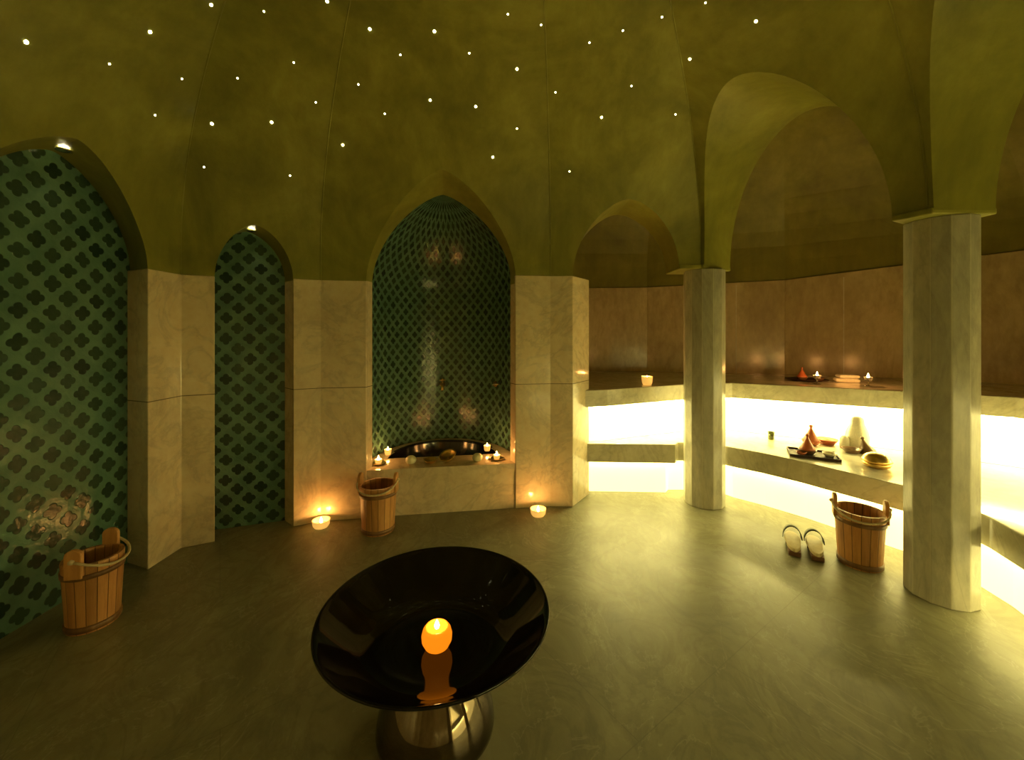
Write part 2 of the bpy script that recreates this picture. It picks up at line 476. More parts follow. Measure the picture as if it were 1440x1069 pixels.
j1, s1, p1 = loft_niche(fIA, arIA, (-2.505, 1.78), (-2.502, 2.679), 0, apex_back=2.49)
j2, s2, p2 = loft_niche(fAB, arAB, (-2.32, 3.09), (-1.815, 3.268), 0, apex_back=2.285)
trim = lambda k, vf, m, sm=False: struct(mesh('trim_%d' % k, vf[0], vf[1], m, smooth=sm))
trim(1, j1, M_PIER); trim(2, s1, M_PLAS, True); trim(3, j2, M_PIER); trim(4, s2, M_PLAS, True)
o = mesh('tile_panel', p1[0], p1[1], M_TILE, uvs=p1[2]); tag(o, 'large teal lattice tiled arch panel at the far left wall behind a bucket', 'tiled panel')
o = mesh('tile_panel', p2[0], p2[1], M_TILE, uvs=p2[2]); tag(o, 'narrow teal lattice tiled arch panel between two marble piers', 'tiled panel')

# central apse: flat jamb then a half ellipse plan
f, ar = fBC, arBC
SPAN = ar.aR - ar.aL; DEP = .84; REV = .09
ZL3 = .385                                             # ledge height
jamb, soff = [], []
zs3 = [0, .6, 1.2] + [r for r in rows if 1.8 <= r < ar.apex] + [ar.apex]
for side in (ar.L, ar.R):
    for lst, zz in ((jamb, [z for z in zs3 if z < 1.9] + [1.92]), (soff, [1.92] + [z for z in zs3 if z > 1.92])):
        V, F = [], []
        for z in zz:
            for k in range(4):
                d = f.d(z) + (REV - f.d(z)) * k / 3
                x = side(z) + (ar.c - side(z)) * .05 * (k / 3)
                V.append(f.pt(x, d, z - .10 * (k / 3) * max(0, (z - 1.92)) / .83))
        for j in range(len(zz) - 1):
            for k in range(3): F.append((j * 4 + k, j * 4 + k + 1, (j + 1) * 4 + k + 1, (j + 1) * 4 + k))
        lst.append((V, F))
trim(5, join(jamb), M_PIER); trim(6, join(soff), M_PLAS, True)
V, F, U = [], [], []
NA = 28
for z in [ZL3 - .2] + [ZL3 + .05 * i for i in range(31)] + [r for r in rows if 1.94 < r < ar.apex] + [ar.apex]:
    gl, gr = ar.L(z), ar.R(z)
    gl += (ar.c - gl) * .05; gr += (ar.c - gr) * .05
    w = (gr - gl) / 2; cx = (gr + gl) / 2; w0 = SPAN / 2 * .95
    zz = z - .10 * max(0, z - 1.92) / .83
    dz = DEP * (w / w0)
    for i in range(NA + 1):
        a = PI * i / NA
        V.append(f.pt(cx - w * 1.12 * math.cos(a) * (1 if w / w0 < 1 else 1), REV + .0 + (dz - REV * 0) * math.sin(a), zz))
        U.append((a * 1.05, zz * 1.35))
# keep the tiled curve tied to the jamb: the ends sit behind the reveal edge
nr = len(V) // (NA + 1)
for j in range(nr - 1):
    for i in range(NA): F.append((j * (NA + 1) + i, j * (NA + 1) + i + 1, (j + 1) * (NA + 1) + i + 1, (j + 1) * (NA + 1) + i))
o = mesh('tiled_apse', V, F, M_TILE, uvs=U, smooth=True)
tag(o, 'curved teal lattice tiled alcove behind the marble basin ledge in the middle arch', 'tiled alcove')

# ------------------------------------------------------------------ marble piers (solid, stand 6 mm proud of the plaster)
def pier(name_i, chain, back, top):
    pts = []
    for p in chain:
        v = Vector(p); d = (CEN - v).normalized(); v = v + d * .006; pts.append((v.x, v.y))
    poly = pts + back
    V, F = prism(poly, 0, top); o = mesh('trim_%d' % name_i, V, F, M_PIER); struct(o)
    return bevel(o, .004, 1)
def P2(f, x, d=0): q = f.pt(x, d, 0); return (q[0], q[1])
pier(7, [P2(fIA, arIA.aR + .0), (-2.307, 2.847), P2(fAB, arAB.aL)], [(-2.35, 3.1), (-2.5, 3.0), (-2.55, 2.68), (-2.5, 2.66)], 1.905)
pier(8, [P2(fAB, arAB.aR), (-1.523, 3.255), P2(fBC, arBC.aL)], [P2(fBC, arBC.aL + .02, REV), P2(fBC, arBC.aL - .13, .3), (-1.75, 3.4)], 1.918)
pier(9, [P2(fBC, arBC.aR), (.332, 3.535), P2(fCD, .193), (.715, 3.80)], [(.715, 3.95), (.3, 3.95), P2(fBC, arBC.aR + .12, .3), P2(fBC, arBC.aR - .02, REV)], 1.99)
pier(10, [P2(fIA, 0), P2(fIA, arIA.aL)], [(-2.5, 1.78), (-2.6, 1.7), (-2.6, 1.25)], 1.905)
pier(11, [P2(fHI, 0), P2(fHI, fHI.len)], [P2(fHI, fHI.len, .15), P2(fHI, 0, .15)], 1.905)
pier(12, [P2(fFG, arFG.aR), P2(fFG, fFG.len), P2(fGH, .1)], [P2(fGH, .1, .34), P2(fFG, fFG.len + .1, .34), P2(fFG, arFG.aR, .34)], 2.16)
pier(13, [P2(fGH, .1), P2(fGH, fGH.len)], [P2(fGH, fGH.len, .15), P2(fGH, .1, .15)], 1.905)
pier(14, [P2(fEF, fEF.len - .16), P2(fEF, fEF.len), P2(fFG, arFG.aL)], [P2(fFG, arFG.aL, .2), P2(fEF, fEF.len - .16, .2)], 2.16)

# ------------------------------------------------------------------ columns
def column(name, cx, cy, R, h, cap, label, rz):
    t = thing(name, label, 'column', (cx, cy, 0))
    n = 12; V, F = [], []
    poly = [(R * math.cos(2 * PI * i / n), R * math.sin(2 * PI * i / n)) for i in range(n)]
    v, fc = prism(poly, 0, h); s = mesh('shaft', v, fc, M_COLM, t); bevel(s, .006, 2, .3)
    v, fc = prism([(p[0] - cx, p[1] - cy) for p in cap], h - .0, h + .035)
    c = mesh('capital', v, fc, M_PLAS, t); bevel(c, .008, 2)
    c['label'] = 'olive plaster impost block'
    return t
def mitre(f1, f2, V):
    b = (f1.n + f2.n).normalized(); return V + b * (THK / b.dot(f1.n))
capD = [P2(fCD, arCD.aR, -.01), P2(fCD, fCD.len, -.012), P2(fDE, arDE.aL, -.01), P2(fDE, arDE.aL, THK + .01), tuple(mitre(fCD, fDE, PV['D'])), P2(fCD, arCD.aR, THK + .01)]
capE = [P2(fDE, arDE.aR, -.01), P2(fDE, fDE.len, -.012), P2(fEF, arEF.aL, -.01), P2(fEF, arEF.aL, THK + .01), tuple(mitre(fDE, fEF, PV['E'])), P2(fDE, arDE.aR, THK + .01)]
column('marble_column', 1.70, 3.62, .17, 2.045, capD, 'slimmer looking faceted marble column farther away between the small and the wide arch', .1)
column('marble_column', 2.455, 2.345, .158, 2.14, capE, 'big faceted marble column at right nearest the camera beside the bucket', .25)

# ------------------------------------------------------------------ outer gallery walls, vault, wainscot
W = [(.12, 3.9), (.12, 5.6), (1.0, 5.6), (1.85, 5.6), (3.4, 5.1), (4.32, 4.42), (4.80, 3.8), (5.1, 3.0), (5.05, .5), (4.45, -.7), (3.45, -2.25), (1.36, -1.04)]
WT = [2.10, 2.10, 2.11, 2.12, 2.156, 2.24, 2.27, 2.30, 2.3, 2.3, 2.3, 2.3]
GC = Vector((1.9, 2.9))
def gwall(name, idx, mat):
    V, F = [], []
    n = len(idx)
    zz = [0, 1, 2, 2.4] + [2.4 + 1.75 * math.sin(math.radians(a)) for a in range(6, 91, 6)]
    for k, z in enumerate(zz):
        s = 0 if z <= 2.4 else 1 - math.sqrt(max(0, 1 - ((z - 2.4) / 1.75) ** 2))
        for i in idx:
            p = Vector(W[i]); q = p.lerp(GC, s * .95); V.append((q.x, q.y, z))
    for j in range(len(zz) - 1):
        for i in range(n - 1): F.append((j * n + i, j * n + i + 1, (j + 1) * n + i + 1, (j + 1) * n + i))
    return struct(mesh(name, V, F, mat))
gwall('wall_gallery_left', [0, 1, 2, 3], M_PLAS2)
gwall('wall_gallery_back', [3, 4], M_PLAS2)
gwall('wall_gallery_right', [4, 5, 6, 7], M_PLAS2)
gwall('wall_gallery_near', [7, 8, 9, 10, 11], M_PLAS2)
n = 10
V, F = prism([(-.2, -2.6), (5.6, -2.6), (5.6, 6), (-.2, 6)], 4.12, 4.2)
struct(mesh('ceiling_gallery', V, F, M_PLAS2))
def inner_off(i, d):
    p = Vector(W[i]); ns = []
    for a, b in ((i - 1, i), (i, i + 1)):
        if 0 <= a and b < len(W):
            e = (Vector(W[b]) - Vector(W[a])).normalized(); m_ = Vector((e.y, -e.x)); ns.append(m_)
    b = sum(ns, Vector((0, 0))).normalized(); q = p + b * d / b.dot(ns[0]); return (q.x, q.y)
k = 16
for i in range(len(W) - 1):
    a, b = W[i], W[i + 1]; a2, b2 = inner_off(i, .025), inner_off(i + 1, .025)
    zt = [WT[i], WT[i], WT[i + 1], WT[i + 1]]
    V, F = prism([a, a2, b2, b], 0, zt)
    struct(bevel(mesh('trim_%d' % k, V, F, M_TAN), .004, 1)); k += 1
    # upright joints in the wainscot
    L = (Vector(b2) - Vector(a2)).length
    if 3 <= i <= 6:
        nj = 2 if L > 1.2 else 1; JV = []
        for j in range(nj):
            tt = (j + 1) / (nj + 1); q = Vector(a2).lerp(Vector(b2), tt); e = (Vector(b2) - Vector(a2)).normalized(); m_ = Vector((e.y, -e.x))
            c = [q - e * .004 - m_ * .01, q + e * .004 - m_ * .01, q + e * .004 + m_ * .002, q - e * .004 + m_ * .002]
            JV.append(prism([tuple(x) for x in c], .95, WT[i] - .01))
        V, F = join(JV); struct(mesh('trim_%d' % k, V, F, M_BENCH)); k += 1

# ------------------------------------------------------------------ benches
def offset_line(P, d):
    out = []
    for i in range(len(P)):
        ns = []
        for a, b in ((i - 1, i), (i, i + 1)):
            if 0 <= a and b < len(P):
                e = (Vector(P[b]) - Vector(P[a])).normalized(); ns.append(Vector((-e.y, e.x)))
        b = sum(ns, Vector((0, 0))).normalized(); out.append(tuple(Vector(P[i]) + b * (d / max(.5, b.dot(ns[0])))))
    return out
def chain_wall(P, z0, z1):
    V, F = [], []
    for p, a, b in zip(P, z0, z1): V += [(p[0], p[1], a), (p[0], p[1], b)]
    for i in range(len(P) - 1): F.append((2 * i, 2 * i + 2, 2 * i + 3, 2 * i + 1))
    return V, F
SEAT, SHELF = .48, .985
LF = [(.68, 3.765), (1.49, 3.73), (1.54, 3.80), (1.86, 3.80), (1.93, 3.66), (2.12, 3.47), (2.30, 3.24), (2.50, 2.91), (2.63, 2.70), (2.675, 2.48), (2.64, 2.26), (2.56, 2.03), (2.53, 1.3), (2.53, .46), (1.55, -1.02)]
UR = [(.45, 3.80), (.85, 3.88), (1.76, 4.25), (2.29, 4.31), (3.41, 3.53), (3.85, 3.10), (4.05, 2.0), (3.95, .6), (3.45, -.4), (2.55, -1.70)]
def bench(name, label, front, backline, ztop, thick, over, matled, base, backz=None):
    t = thing(name, label, 'bench', (0, 0, 0))
    n = len(front); zt = ztop if isinstance(ztop, list) else [ztop] * n
    back = offset_line(backline, .05)
    poly = front + back[::-1]
    zb = [ztop if not isinstance(ztop, list) else ztop[-1]] * len(back)
    if isinstance(ztop, list): zb = [ztop[min(len(ztop) - 1, int(i * len(ztop) / len(back)))] for i in range(len(back))][::-1]
    zall = zt + zb
    V, F = prism(poly, [z - thick for z in zall], zall)
    s = mesh('seat_slab', V, F, M_BENCH, t); bevel(s, .006, 2)
    rl = offset_line(front, over); rb = offset_line(front, over + .03)
    V, F = prism(rl + rb[::-1], base, [z - thick + .001 for z in zt] + [z - thick + .001 for z in zt[::-1]])
    r = mesh('riser', V, F, M_BENCH, t)
    a = offset_line(front, over - .010); b = offset_line(front, over - .001)
    V, F = prism(a + b[::-1], base + .003, [z - thick - .002 for z in zt] + [z - thick - .002 for z in zt[::-1]])
    l = mesh('light_panel', V, F, matled, t); l['label'] = 'glowing backlit panel'
    a = offset_line(front, over - .035); b = offset_line(front, over - .015)
    V, F = prism(a + b[::-1], [z - thick - .008 for z in zt] + [z - thick - .008 for z in zt[::-1]], [z - thick - .001 for z in zt] + [z - thick - .001 for z in zt[::-1]])
    l = mesh('light_strip', V, F, M_STRIP if base == 0 else M_STRIP2, t); l['label'] = 'thin light strip under the slab lip'
    return t
bench('marble_bench', 'low pale marble bench with glowing base curving behind both columns', LF, UR, SEAT, .172, .11, M_LED, 0)
UF = offset_line(UR, -.11)
WB = [inner_off(i, .025) for i in range(1, 11)]
bench('marble_shelf', 'high pale marble shelf bench with glowing front running below the tan wall', UF, WB[:], [.97, .975, .98, .985, 1.005, 1.02, 1.03, 1.03, 1.03, 1.03], .155, .10, M_LED2, SEAT)

# ------------------------------------------------------------------ basin ledge in the central arch
tl = thing('basin_ledge', 'marble ledge with a sunken black basin filling the foot of the central tiled arch', 'ledge')
fr = [P2(fBC, arBC.aL + .004, -.0), P2(fBC, arBC.aR - .004, -.0)]
# black basin: opening is a half ellipse behind the ledge
cx0 = ar.c; BW = SPAN / 2 * .93
def ap(x, d): q = f.pt(x, d, 0); return (q[0], q[1])
DL = .30                                              # ledge depth
x_l, x_r = arBC.aL + .004, arBC.aR - .004
arcN = 24
def curve(w, d0, dd, z): return [ap(cx0 - w * math.cos(PI * i / arcN), d0 + dd * math.sin(PI * i / arcN)) for i in range(arcN + 1)]
outer_c = curve(SPAN / 2 * .95 * 1.12 - .002, REV, DEP - .003, 0)
inner_c = curve(SPAN / 2 * .80, DL, DEP - DL - .03, 0)
poly = [ap(x_l, 0), ap(x_l + .02, REV)] + [p for p in outer_c[1:]] + [ap(x_r - .02, REV), ap(x_r, 0)]
# ledge with hole: build as quads between outer loop and inner loop, plus front
V, F = [], []
for zz in (ZL3 - .06, ZL3):
    for i in range(arcN + 1):
        V.append((*outer_c[i], zz)); V.append((*inner_c[i], zz))
K = 2 * (arcN + 1)
for i in range(arcN):
    a = 2 * i; F.append((K + a, K + a + 1, K + a + 3, K + a + 2)); F.append((a + 1, K + a + 1, K + a + 3, a + 3))
pf = prism([ap(x_l, 0), ap(x_r, 0), ap(x_r - .02, REV), (outer_c[-1]), (inner_c[-1]), (inner_c[0]), (outer_c[0]), ap(x_l + .02, REV)], ZL3 - .06, ZL3)
V, F = join([(V, F), pf])
mesh('ledge_top', V, F, M_PIER, tl)
V, F = prism([ap(x_l, .012), ap(x_r, .012), ap(x_r, .05), ap(x_l, .05)], 0, ZL3 - .06); mesh('front_panel', V, F, M_PIER, tl)
V, F = [], []
for s, zz in ((1, ZL3 - .004), (.97, ZL3 - .06), (.9, ZL3 - .14), (.7, ZL3 - .19), (0.02, ZL3 - .2)):
    for i in range(arcN + 1):
        q = Vector(inner_c[i]); c = Vector(ap(cx0, DL + .18)); q = c + (q - c) * s; V.append((q.x, q.y, zz))
    q = Vector(ap(cx0, DL)); c = Vector(ap(cx0, DL + .18)); q = c + (q - c) * s; V.append((q.x, q.y, zz))
w = arcN + 2
for j in range(4):
    for i in range(w): F.append((j * w + i, j * w + (i + 1) % w, (j + 1) * w + (i + 1) % w, (j + 1) * w + i))
b = mesh('basin', V, F, M_BASIN, tl, smooth=True); b['label'] = 'black stone basin'
rimc = [(*ap(cx0 - (SPAN / 2 * .80) * math.cos(PI * i / arcN), DL + (DEP - DL - .03) * math.sin(PI * i / arcN)), ZL3 + .004) for i in range(3, arcN - 2)]
V, F = tube(rimc, .011, 8); mesh('basin_rim', V, F, M_BASIN, tl, smooth=True)

# taps on the tiled wall
def tap(x, zc, label, small=False):
    a = math.acos(max(-1, min(1, -(x - cx0) / (SPAN / 2 * .95 * 1.12))))
    d = REV + DEP * math.sin(a)
    p = f.pt(x, d, zc); t = thing('wall_tap', label, 'tap', p, math.atan2(-f.n.y, -f.n.x) + PI / 2)
    m = M_BRASS
    V, F = xf(lathe([(.030, 0), (.030, .006), (.014, .012), (.012, .05)], 20), Matrix.Rotation(PI / 2, 4, 'X')); mesh('wall_flange', V, F, m, t, smooth=True)
    if small:
        V, F = tube([(-.045, -.05, 0), (0, -.055, .004), (.075, -.05, 0)], .008); mesh('lever', V, F, M_STEEL, t, smooth=True)
    else:
        V, F = tube([(0, -.04, 0), (0, -.09, .005), (0, -.12, -.02), (0, -.125, -.05)], .012); mesh('spout', V, F, m, t, smooth=True)
        V, F = join([tube([(0, -.05, 0), (0, -.05, .045)], .006), tube([(-.03, -.05, .045), (.03, -.05, .045)], .007), lathe([(.0, -.012), (.012, 0), (.0, .012)], 12, (0, -.05, .055))])
        mesh('handle', V, F, m, t, smooth=True)
tap(cx0 - .02, .96, 'small brass tap in the middle of the curved tiled alcove')
tap(arBC.aR - .10, .99, 'small lever tap low on the right side of the tiled alcove', True)

# ------------------------------------------------------------------ downlights in the two left arches
def downlight(x, y, z, label, rot):
    t = thing('downlight', label, 'downlight', (x, y, z)); t.rotation_euler = rot
    V, F = lathe([(.020, .004), (.030, 0), (.034, -.004), (.034, -.008), (.021, -.008)], 24); mesh('trim_ring', V, F, M_STEEL, t, smooth=True)
    V, F = lathe([(.0, -.003), (.020, -.003), (.020, .004), (0, .004)], 20); mesh('lens', V, F, M_SPOT, t)
    l = bpy.data.lights.new('downlight_beam', 'SPOT'); l.energy = .5; l.color = (1, .72, .40); l.spot_size = 1.3; l.spot_blend = .7; l.shadow_soft_size = .02
    o = bpy.data.objects.new('downlight_beam', l); COL.objects.link(o); o.parent = t; o.location = (0, 0, -.02)
downlight(-2.40, 2.19, 2.482, 'bright round downlight set in the underside of the leftmost arch', (0, 0, 0))
downlight(-1.98, 3.11, 2.278, 'bright round downlight set in the top of the narrow tiled arch', (0, 0, 0))

# ------------------------------------------------------------------ black pedestal bowl with candle
bx, by = -.290, 1.567
t = thing('pedestal_bowl', 'large glossy black bowl on a flared foot standing in the foreground', 'bowl', (bx, by, 0))
prof = [(.0, .262), (.14, .268), (.20, .275), (.26, .296), (.31, .340), (.37, .393), (.406, .425), (.426, .442), (.4325, .450), (.430, .457), (.423, .454),
        (.409, .440), (.370, .403), (.31, .353), (.275, .328), (.24, .310), (.20, .301), (.14, .2985), (.07, .298), (.0, .298)]
V, F = lathe(prof, 110); mesh('bowl', V, F, M_BLACK, t, smooth=True)
prof = [(.0, 0), (.212, 0), (.221, .010), (.222, .03), (.214, .075), (.198, .12), (.176, .165), (.155, .205), (.142, .24), (.138, .268), (.0, .268)]
V, F = lathe(prof, 80); mesh('foot', V, F, M_MIRR, t, smooth=True)['label'] = 'dark mirror polished foot'
t = thing('orange_candle', 'round glowing orange candle in the middle of the black bowl', 'candle', (bx + .004, by - .01, .300))
K_ = 1.42
sc = lambda pr: [(r * K_, z * K_ * .8) for r, z in pr]
V, F = lathe(sc([(.0, 0), (.022, .0), (.032, .01), (.0395, .028), (.0405, .045), (.037, .062), (.031, .072), (.028, .073), (.030, .066)]), 40); mesh('candle_body', V, F, M_ORB, t, smooth=True)
V, F = lathe(sc([(.0, .062), (.030, .066)]), 32); mesh('wax_pool', V, F, M_ORBI, t, smooth=True)
V, F = lathe(sc([(.0, .062), (.005, .067), (.007, .075), (.004, .086), (.0, .096)]), 14); mesh('flame', V, F, M_FLAME, t, smooth=True)
point('candle_light', (0, 0, .13), .6, (1, .45, .1), .012, t)

# ------------------------------------------------------------------ wooden buckets
def bucket(x, y, rz, sx, label, h=.35):
    t = thing('wooden_bucket', label, 'bucket', (x, y, 0), rz, 'slatted wooden buckets')
    R0, R1 = .124 * sx, .146 * sx; n = 68
    def ring(r, z): return r, z
    V, F = lathe([(.0, .004), (R0, .0), (R0 + (R1 - R0) * .5, h * .5), (R1, h - .01), (R1 - .002, h), (R1 - .016, h), (R1 - .018, h - .01), (R0 - .016, .03), (0, .03)], n)
    mesh('staves', V, F, M_WOOD, t, smooth=False)
    for z0, z1 in ((.008, .040), (h - .075, h - .048)):
        ra = R0 + (R1 - R0) * z0 / h; rb = R0 + (R1 - R0) * z1 / h
        V, F = lathe([(ra, z0), (ra + .006, z0 + .002), (rb + .006, z1 - .002), (rb, z1)], n); mesh('hoop', V[:], F[:-2], M_WOODH, t, smooth=True)
    for s in (-1, 1):
        w2, th = .041 * sx ** .5, .021
        out = [(-w2, h - .06), (w2, h - .06), (w2, h + .055)] + [(w2 * math.cos(a), h + .055 + .03 * math.sin(a)) for a in [PI * k / 8 for k in range(1, 8)]] + [(-w2, h + .055)]
        V = [(s * (R1 - .014), p, z) for p, z in out] + [(s * (R1 - .014 + th), p, z) for p, z in out]; m_ = len(out)
        F = [tuple(range(m_)), tuple(range(2 * m_ - 1, m_ - 1, -1))] + [(i, (i + 1) % m_, m_ + (i + 1) % m_, m_ + i) for i in range(m_)]
        e = mesh('ear', V, F, M_WOODE, t); bevel(e, .004, 2)
    # rope handle sagging across the front rim
    path = []
    for k in range(17):
        a = PI * k / 16
        path.append(((R1 + .012) * math.cos(a) * -1, -(R1 + .014) * math.sin(a) ** .8, h + .03 - .062 * math.sin(a)))
    V, F = tube(path, .0065, 8); mesh('rope_handle', V, F, M_ROPE, t, smooth=True)
    for s in (-1, 1):
        V, F = lathe([(0, -.014), (.013, -.006), (.013, .006), (0, .014)], 12, (s * (R1 + .012), 0, h + .03))
        mesh('rope_knot', V, F, M_ROPE, t, smooth=True)
    return t
bucket(-2.17, 2.12, 1.75, .82, 'wooden bucket in dim light against the leftmost tiled panel')
bucket(-1.018, 3.115, .02, .94, 'wooden bucket standing before the left end of the marble basin ledge')
bucket(2.262, 2.66, -.55, .91, 'brightly backlit wooden bucket beside the slippers and the nearest column')

# ------------------------------------------------------------------ slippers
def slipper(x, y, rz, label):
    t = thing('bath_clog', label, 'slipper', (x, y, 0), rz, 'pair of wooden bath clogs'); t.scale = (1.15, 1.15, 1.3)
    out = []
    for k in range(28):
        a = 2 * PI * k / 28; yy = math.sin(a) * .125; w = .043 * (1 + .16 * math.sin(a)) - .006 * math.exp(-((yy + .01) / .04) ** 2)
        out.append((math.cos(a) * w, yy))
    V, F = prism(out, .022, .042); s = mesh('sole', V, F, M_CLOG, t); bevel(s, .004, 2)
    V, F = prism([(-.03, -.122), (.03, -.122), (.033, -.065), (-.033, -.065)], 0, .023); h_ = mesh('heel', V, F, M_RUBR, t); bevel(h_, .003, 1)
    V, F = prism([(-.035, .03), (.035, .03), (.03, .08), (-.03, .08)], 0, .023); h_ = mesh('front_block', V, F, M_RUBR, t)
    V, F = [], []
    for k in range(13):
        a = PI * k / 12
        for yy, rr in ((.028, 1), (.078, .92)):
            for th in (0, .004): V.append((-(.048 * rr + th) * math.cos(a), yy + .012 * math.sin(a), .034 + (.060 * rr + th) * math.sin(a)))
    for k in range(12):
        a = 4 * k; F += [(a, a + 4, a + 6, a + 2), (a + 1, a + 3, a + 7, a + 5), (a, a + 1, a + 5, a + 4), (a + 2, a + 6, a + 7, a + 3)]
    mesh('strap', V, F, M_LEATH, t, smooth=True)
slipper(1.965, 2.86, -.52, 'left one of the two pale wooden bath clogs on the floor')
slipper(2.075, 2.80, -.52, 'right one of the two pale wooden bath clogs, next to the backlit bucket')

# ------------------------------------------------------------------ candles
def flame(t, z, s=1.0, e=1.0, col=(1, .42, .10)):
    V, F = lathe([(.0, z - .002 * s), (.005 * s, z + .004 * s), (.0068 * s, z + .012 * s), (.004 * s, z + .024 * s), (0, z + .034 * s)], 12)
    mesh('flame', V, F, M_FLAME, t, smooth=True)
    point('candle_light', (0, 0, z + .03), e, col, .015, t)
def votive(x, y, z, label, group=None, r=.05, h=.045, e=1.0, dish=False, name='votive_candle'):
    t = thing(name, label, 'candle', (x, y, z), 0, group); b = 0
    if dish:
        V, F = lathe([(0, 0), (.035, 0), (.06, .010), (.063, .013), (.056, .012), (.03, .005), (0, .005)], 28); mesh('dish', V, F, M_BRASS, t, smooth=True); b = .006
    V, F = lathe([(0, b), (r * .72, b), (r * .9, b + h * .3), (r, b + h), (r * .93, b + h), (r * .82, b + h * .3), (r * .6, b + h * .12), (0, b + h * .12)], 28)
    mesh('glass_cup', V, F, M_VOT, t, smooth=True)
    V, F = lathe([(0, b + h * .15), (r * .6, b + h * .15), (r * .6, b + h * .45), (0, b + h * .45)], 20); mesh('wax', V, F, M_WAX, t, smooth=True)
    flame(t, b + h * .5, 1.5, e); return t
FG = 'votive candles on the floor'
votive(-1.475, 3.16, 0, 'glowing votive on the floor at the foot of the pier beside the narrow arch', FG, .066, .056, 4.0)
votive(.215, 3.36, 0, 'glowing votive on the floor at the foot of the pier right of the basin ledge', FG, .066, .056, 4.0)
LG = 'candles on the basin ledge'
votive(-1.135, 3.475, ZL3, 'candle on a brass dish at the left front end of the basin ledge', LG, .030, .035, 4.0, True)
votive(-.135, 3.60, ZL3, 'candle on a brass dish at the right end of the basin ledge', LG, .030, .035, 4.0, True)
votive(-1.135, 3.74, ZL3, 'candle at the back left rim of the black basin', LG, .032, .05, 1.6)
votive(-.235, 3.865, ZL3, 'candle at the back right rim of the black basin', LG, .032, .05, 1.6)
def soap(x, y, label):
    V, F = lathe([(0, -.036)] + [(.046 * math.cos(a), .036 * math.sin(a)) for a in [PI * k / 12 - PI / 2 for k in range(1, 12)]] + [(0, .036)], 28)
    o = mesh('round_soap', V, F, M_SOAP, smooth=True, loc=(x, y, ZL3 + .036)); tag(o, label, 'soap', 'round soaps on the basin ledge')
soap(-.858, 3.47, 'round pale soap on the ledge left of the brass bowls')
soap(-.299, 3.54, 'round pale soap on the ledge right of the brass bowls')
def brass_bowl(x, y, z, rot, label, s=1.0, name='brass_bowl'):
    t = thing(name, label, 'bowl', (x, y, z), 0, 'brass hammam bowls'); t.rotation_euler = rot
    V, F = lathe([(0, 0), (.03 * s, 0), (.058 * s, .010 * s), (.076 * s, .034 * s), (.080 * s, .042 * s), (.090 * s, .045 * s), (.090 * s, .048 * s), (.076 * s, .047 * s), (.070 * s, .034 * s), (.052 * s, .014 * s), (.02 * s, .006 * s), (0, .010 * s)], 36)
    mesh('bowl', V, F, M_BRASS, t, smooth=True)
    V, F = lathe([(0, .008 * s), (.012 * s, .010 * s), (.010 * s, .016 * s), (0, .018 * s)], 16); mesh('boss', V, F, M_BRASS, t, smooth=True)
brass_bowl(-.695, 3.50, ZL3, (0, 0, 0), 'brass bowl standing flat on the basin ledge left of the tilted one', .72)
brass_bowl(-.545, 3.53, ZL3 + .030, (.42, -.28, 0), 'brass bowl tilted against its neighbour on the basin ledge', .85)

# ------------------------------------------------------------------ on the low bench
Zs = SEAT
t = thing('drinking_glass', 'small clear tea glass alone on the low bench beside the farther column', 'glass', (2.471, 3.90, Zs))
V, F = lathe([(0, 0), (.024, 0), (.026, .01), (.024, .035), (.031, .075), (.029, .075), (.022, .035), (.022, .008), (0, .008)], 24); mesh('cup', V, F, M_AMBER, t, smooth=True)
V, F = lathe([(0, .008), (.0215, .009), (.0215, .034), (.0262, .058), (0, .058)], 20); mesh('tea', V, F, M_AMBER, t, smooth=True)

def plate(t, name, r, z, mat, sq=False):
    if sq:
        V, F = prism([(-r, -r * .75), (r, -r * .75), (r, r * .75), (-r, r * .75)], z, z + .008)
        v2 = []
        for a, b, c, d in ((-r, r, -r * .75 - .004, -r * .75 + .004), (-r, r, r * .75 - .004, r * .75 + .004), (-r - .004, -r + .004, -r * .75, r * .75), (r - .004, r + .004, -r * .75, r * .75)):
            v2.append(prism([(a, c), (b, c), (b, d), (a, d)], z, z + .022))
        V, F = join([(V, F)] + v2)
        return mesh(name, V, F, mat, t)
    V, F = lathe([(0, z), (r * .6, z), (r, z + .014), (r * 1.01, z + .017), (r * .93, z + .015), (r * .6, z + .006), (0, z + .006)], 36)
    return mesh(name, V, F, mat, t, smooth=True)
def cone_lid(r=.055, h=.12):
    return [(0, 0), (r, 0), (r * 1.02, .008), (r * .72, h * .25), (r * .42, h * .5), (r * .2, h * .72), (r * .13, h * .8), (r * .24, h * .9), (r * .2, h * .97), (0, h)]
def tagine(x, y, z, mbase, mlid, label, s=1.0, tilt=None, rz=0):
    t = thing('clay_tagine', label, 'pot', (x, y, z), rz, 'little clay pots with cone lids')
    V, F = lathe([(0, 0), (.035 * s, 0), (.05 * s, .012 * s), (.062 * s, .032 * s), (.064 * s, .036 * s), (.056 * s, .034 * s), (.046 * s, .014 * s), (0, .012 * s)], 32); mesh('base_dish', V, F, mbase, t, smooth=True)
    V, F = lathe(cone_lid(.055 * s, .125 * s), 32)
    l = mesh('cone_lid', V, F, mlid, t, smooth=True)
    if tilt: l.location = tilt[0]; l.rotation_euler = tilt[1]
    else: l.location = (0, 0, .034 * s)
    return t
t = thing('serving_tray', 'dark serving tray with pots at the front edge of the low bench', 'tray', (2.50, 3.40, Zs), -.5)
plate(t, 'tray_plate', .165, 0, M_DARKW, True)
tagine(2.47, 3.42, Zs + .0085, M_DCLAY, M_TERRA, 'red cone lidded clay pot in the middle of the front serving tray', 1.05)
